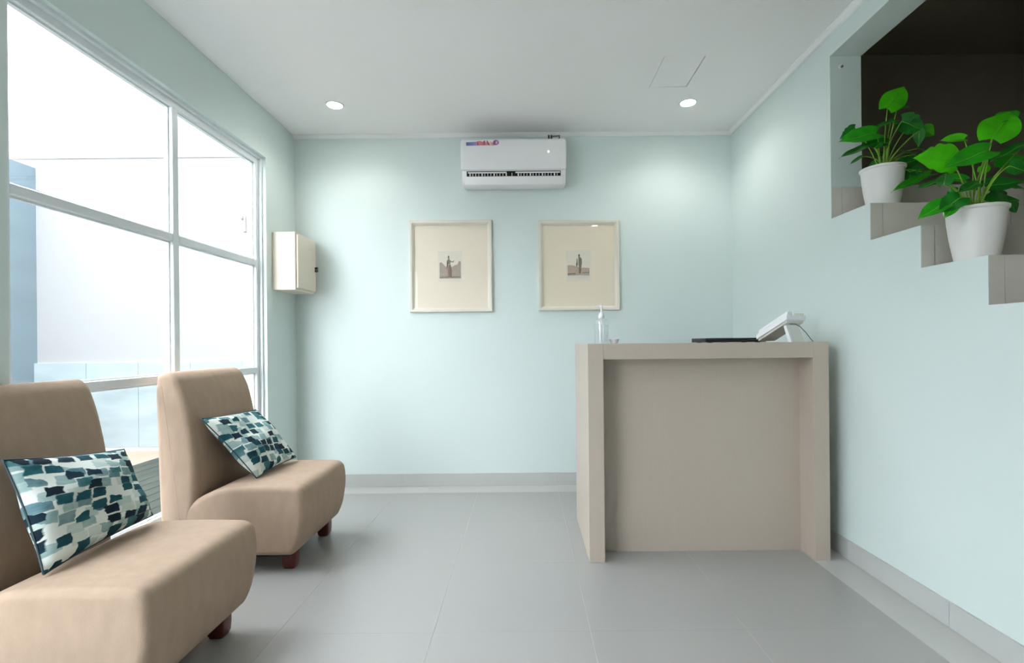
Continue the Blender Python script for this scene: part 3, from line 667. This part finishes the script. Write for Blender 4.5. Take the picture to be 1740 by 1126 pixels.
# ================================================================== potted plants
def leaf_mesh(bm, base, tip, wid, nrm, fold=0.25, droop=0.12, lobed=False, heart=True):
    d = tip - base; L = d.length; d.normalize()
    nrm = (nrm - d * nrm.dot(d)).normalized(); side = d.cross(nrm)
    nt_, ns = 16, 4
    rows = []
    for i in range(nt_ + 1):
        t = i / nt_
        hw = (math.sin(PI * min(1, t * 0.94 + 0.06) ** 0.72)) ** 0.8 * (1 - 0.12 * t)
        hw = max(hw, 0.02)
        hw *= 1 - 0.45 * t ** 5
        if lobed and 0.25 < t < 0.95: hw *= 0.74 + 0.26 * abs(math.cos(PI * t * 4.5)) ** 0.5
        row = []
        for k in range(-ns, ns + 1):
            sx_ = k / ns
            back = 0.16 * L * (abs(sx_) ** 1.3) * (1 - t) ** 3 if heart else 0.0
            x = t * L - back
            p = base + d * x + side * (sx_ * hw * wid / 2) + nrm * (fold * abs(sx_) * hw * wid / 2 - droop * L * t * t + 0.02 * L * math.sin(9 * t + sx_))
            row.append(bm.verts.new(p))
        rows.append(row)
    for a, b_ in zip(rows, rows[1:]):
        for k in range(2 * ns): bm.faces.new((a[k], a[k + 1], b_[k + 1], b_[k]))
    return bm

def nrm_up(d, n):
    d = d.normalized(); return (n - d * n.dot(d)).normalized()
M['rib'] = mat('pale_leaf_rib', srgb(120, 200, 70), 0.5, 0.1, 20, trans=0.2)
def plant(px_, py_, z0, label, leaves, Yc, extra=0.0):
    o = empty('potted_plant', (px_, py_, z0), label, 'plant', 'potted plants on the stairs')
    prof = [(0.062, 0.0), (0.066, 0.003), (0.071, 0.03), (0.081, 0.09), (0.088, 0.15), (0.0905, 0.186), (0.096, 0.190), (0.0965, 0.199), (0.092, 0.2), (0.0855, 0.186), (0.083, 0.165)]
    pot = mk('pot', lathe(nb(), prof, px_, py_, z0, 48), M['pot'], o, smooth=35)
    mk('soil', lathe(nb(), [(0.001, 0.172), (0.05, 0.176), (0.0845, 0.17), (0.0845, 0.16), (0.001, 0.16)], px_, py_, z0, 24), M['soil'], o)
    for i, (bx_, by_, tx_, ty_, wd_, mm, db, dt, face, lobed) in enumerate(leaves):
        base = pix(bx_, by_, Yc + db); tip = pix(tx_, ty_, Yc + dt)
        view = (Vector((0, 0, H)) - base).normalized()
        up = Vector((0, 0, 1))
        nrm = (view * face + up * (1 - abs(face)))
        wid = wd_ * (Yc + db) / F
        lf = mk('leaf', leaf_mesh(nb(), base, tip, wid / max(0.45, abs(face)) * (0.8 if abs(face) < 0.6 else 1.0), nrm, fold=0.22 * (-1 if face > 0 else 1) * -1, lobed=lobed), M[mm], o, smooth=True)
        rib = [base + (tip - base) * t + nrm_up(tip - base, nrm) * (-0.12 * (tip - base).length * t * t + 0.02 * (tip - base).length * math.sin(9 * t)) for t in [k / 8 for k in range(9)]]
        mk('midrib', tube(nb(), rib, 0.0016, 0.0006, 5), M['rib'], lf, smooth=True)
        st_ = Vector((px_ + random.uniform(-0.02, 0.02), py_ + random.uniform(-0.02, 0.02), z0 + 0.165))
        mid = st_.lerp(base, 0.55) + Vector((0, 0, 0.05 if base.z - st_.z < 0.2 else 0.02)); mid.x = st_.x + (base.x - st_.x) * 0.4
        pts = [st_ * (1 - t) ** 2 + mid * 2 * t * (1 - t) + base * t * t for t in [k / 8 for k in range(9)]]
        pts.append(base + (tip - base) * 0.04)
        mk('stem', tube(nb(), pts, 0.0032, 0.0018, 6), M['stem'], o, smooth=True)

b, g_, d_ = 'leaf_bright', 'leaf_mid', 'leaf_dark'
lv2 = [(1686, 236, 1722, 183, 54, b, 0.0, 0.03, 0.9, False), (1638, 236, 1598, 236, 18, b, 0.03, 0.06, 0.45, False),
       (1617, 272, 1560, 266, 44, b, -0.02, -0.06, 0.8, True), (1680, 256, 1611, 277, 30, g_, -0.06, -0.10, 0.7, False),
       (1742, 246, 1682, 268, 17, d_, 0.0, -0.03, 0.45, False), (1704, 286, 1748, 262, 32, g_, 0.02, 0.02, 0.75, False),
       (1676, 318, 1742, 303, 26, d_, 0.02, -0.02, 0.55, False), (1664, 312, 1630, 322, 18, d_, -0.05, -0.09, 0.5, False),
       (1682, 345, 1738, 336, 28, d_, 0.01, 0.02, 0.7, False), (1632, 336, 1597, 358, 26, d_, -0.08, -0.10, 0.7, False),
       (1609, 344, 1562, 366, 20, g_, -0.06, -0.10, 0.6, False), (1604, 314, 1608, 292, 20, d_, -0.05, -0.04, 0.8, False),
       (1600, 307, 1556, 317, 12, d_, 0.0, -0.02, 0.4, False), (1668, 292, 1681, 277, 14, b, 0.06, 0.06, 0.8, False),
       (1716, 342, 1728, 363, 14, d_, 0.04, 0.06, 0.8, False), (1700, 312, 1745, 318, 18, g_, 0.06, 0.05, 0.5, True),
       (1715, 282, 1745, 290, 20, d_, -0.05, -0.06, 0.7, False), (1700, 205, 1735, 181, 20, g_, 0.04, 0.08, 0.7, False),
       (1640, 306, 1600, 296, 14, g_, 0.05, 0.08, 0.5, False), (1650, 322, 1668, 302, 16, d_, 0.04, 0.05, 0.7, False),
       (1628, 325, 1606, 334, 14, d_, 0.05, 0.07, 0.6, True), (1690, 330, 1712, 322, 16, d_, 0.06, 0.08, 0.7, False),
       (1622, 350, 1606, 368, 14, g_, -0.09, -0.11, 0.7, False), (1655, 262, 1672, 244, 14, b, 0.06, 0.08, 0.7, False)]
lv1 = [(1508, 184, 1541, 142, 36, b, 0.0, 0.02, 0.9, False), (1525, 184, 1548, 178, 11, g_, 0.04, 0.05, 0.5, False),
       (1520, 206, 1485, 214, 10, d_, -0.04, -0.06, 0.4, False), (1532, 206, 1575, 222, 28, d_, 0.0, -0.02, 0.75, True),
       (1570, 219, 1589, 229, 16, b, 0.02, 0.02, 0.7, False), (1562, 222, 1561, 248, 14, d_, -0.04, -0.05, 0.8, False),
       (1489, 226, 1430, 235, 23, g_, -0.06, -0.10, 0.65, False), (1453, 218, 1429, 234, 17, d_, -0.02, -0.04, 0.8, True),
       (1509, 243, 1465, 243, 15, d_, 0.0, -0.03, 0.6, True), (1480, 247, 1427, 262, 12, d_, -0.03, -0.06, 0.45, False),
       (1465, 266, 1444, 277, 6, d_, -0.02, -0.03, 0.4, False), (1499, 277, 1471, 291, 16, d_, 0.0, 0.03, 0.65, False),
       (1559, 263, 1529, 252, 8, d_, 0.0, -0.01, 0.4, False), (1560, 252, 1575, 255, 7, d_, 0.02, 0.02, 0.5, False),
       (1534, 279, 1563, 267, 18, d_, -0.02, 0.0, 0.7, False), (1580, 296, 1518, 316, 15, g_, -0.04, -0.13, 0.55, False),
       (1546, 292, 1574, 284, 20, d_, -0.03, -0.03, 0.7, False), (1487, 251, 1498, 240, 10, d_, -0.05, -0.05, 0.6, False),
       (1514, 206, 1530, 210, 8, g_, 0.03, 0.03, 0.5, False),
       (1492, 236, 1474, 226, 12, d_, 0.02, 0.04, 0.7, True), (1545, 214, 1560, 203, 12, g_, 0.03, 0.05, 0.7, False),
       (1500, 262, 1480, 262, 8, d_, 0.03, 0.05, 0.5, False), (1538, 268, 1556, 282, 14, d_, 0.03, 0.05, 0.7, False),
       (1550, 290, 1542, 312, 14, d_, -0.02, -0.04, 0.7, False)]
plant(1.768, 2.46, ZK(10), 'potted split-leaf plant on the tiled step next to the wall jamb', lv1, 2.46)
plant(1.715, 1.895, ZK(8), 'potted split-leaf plant on the lower tiled step, with the bigger fuller crown', lv2, 1.895)
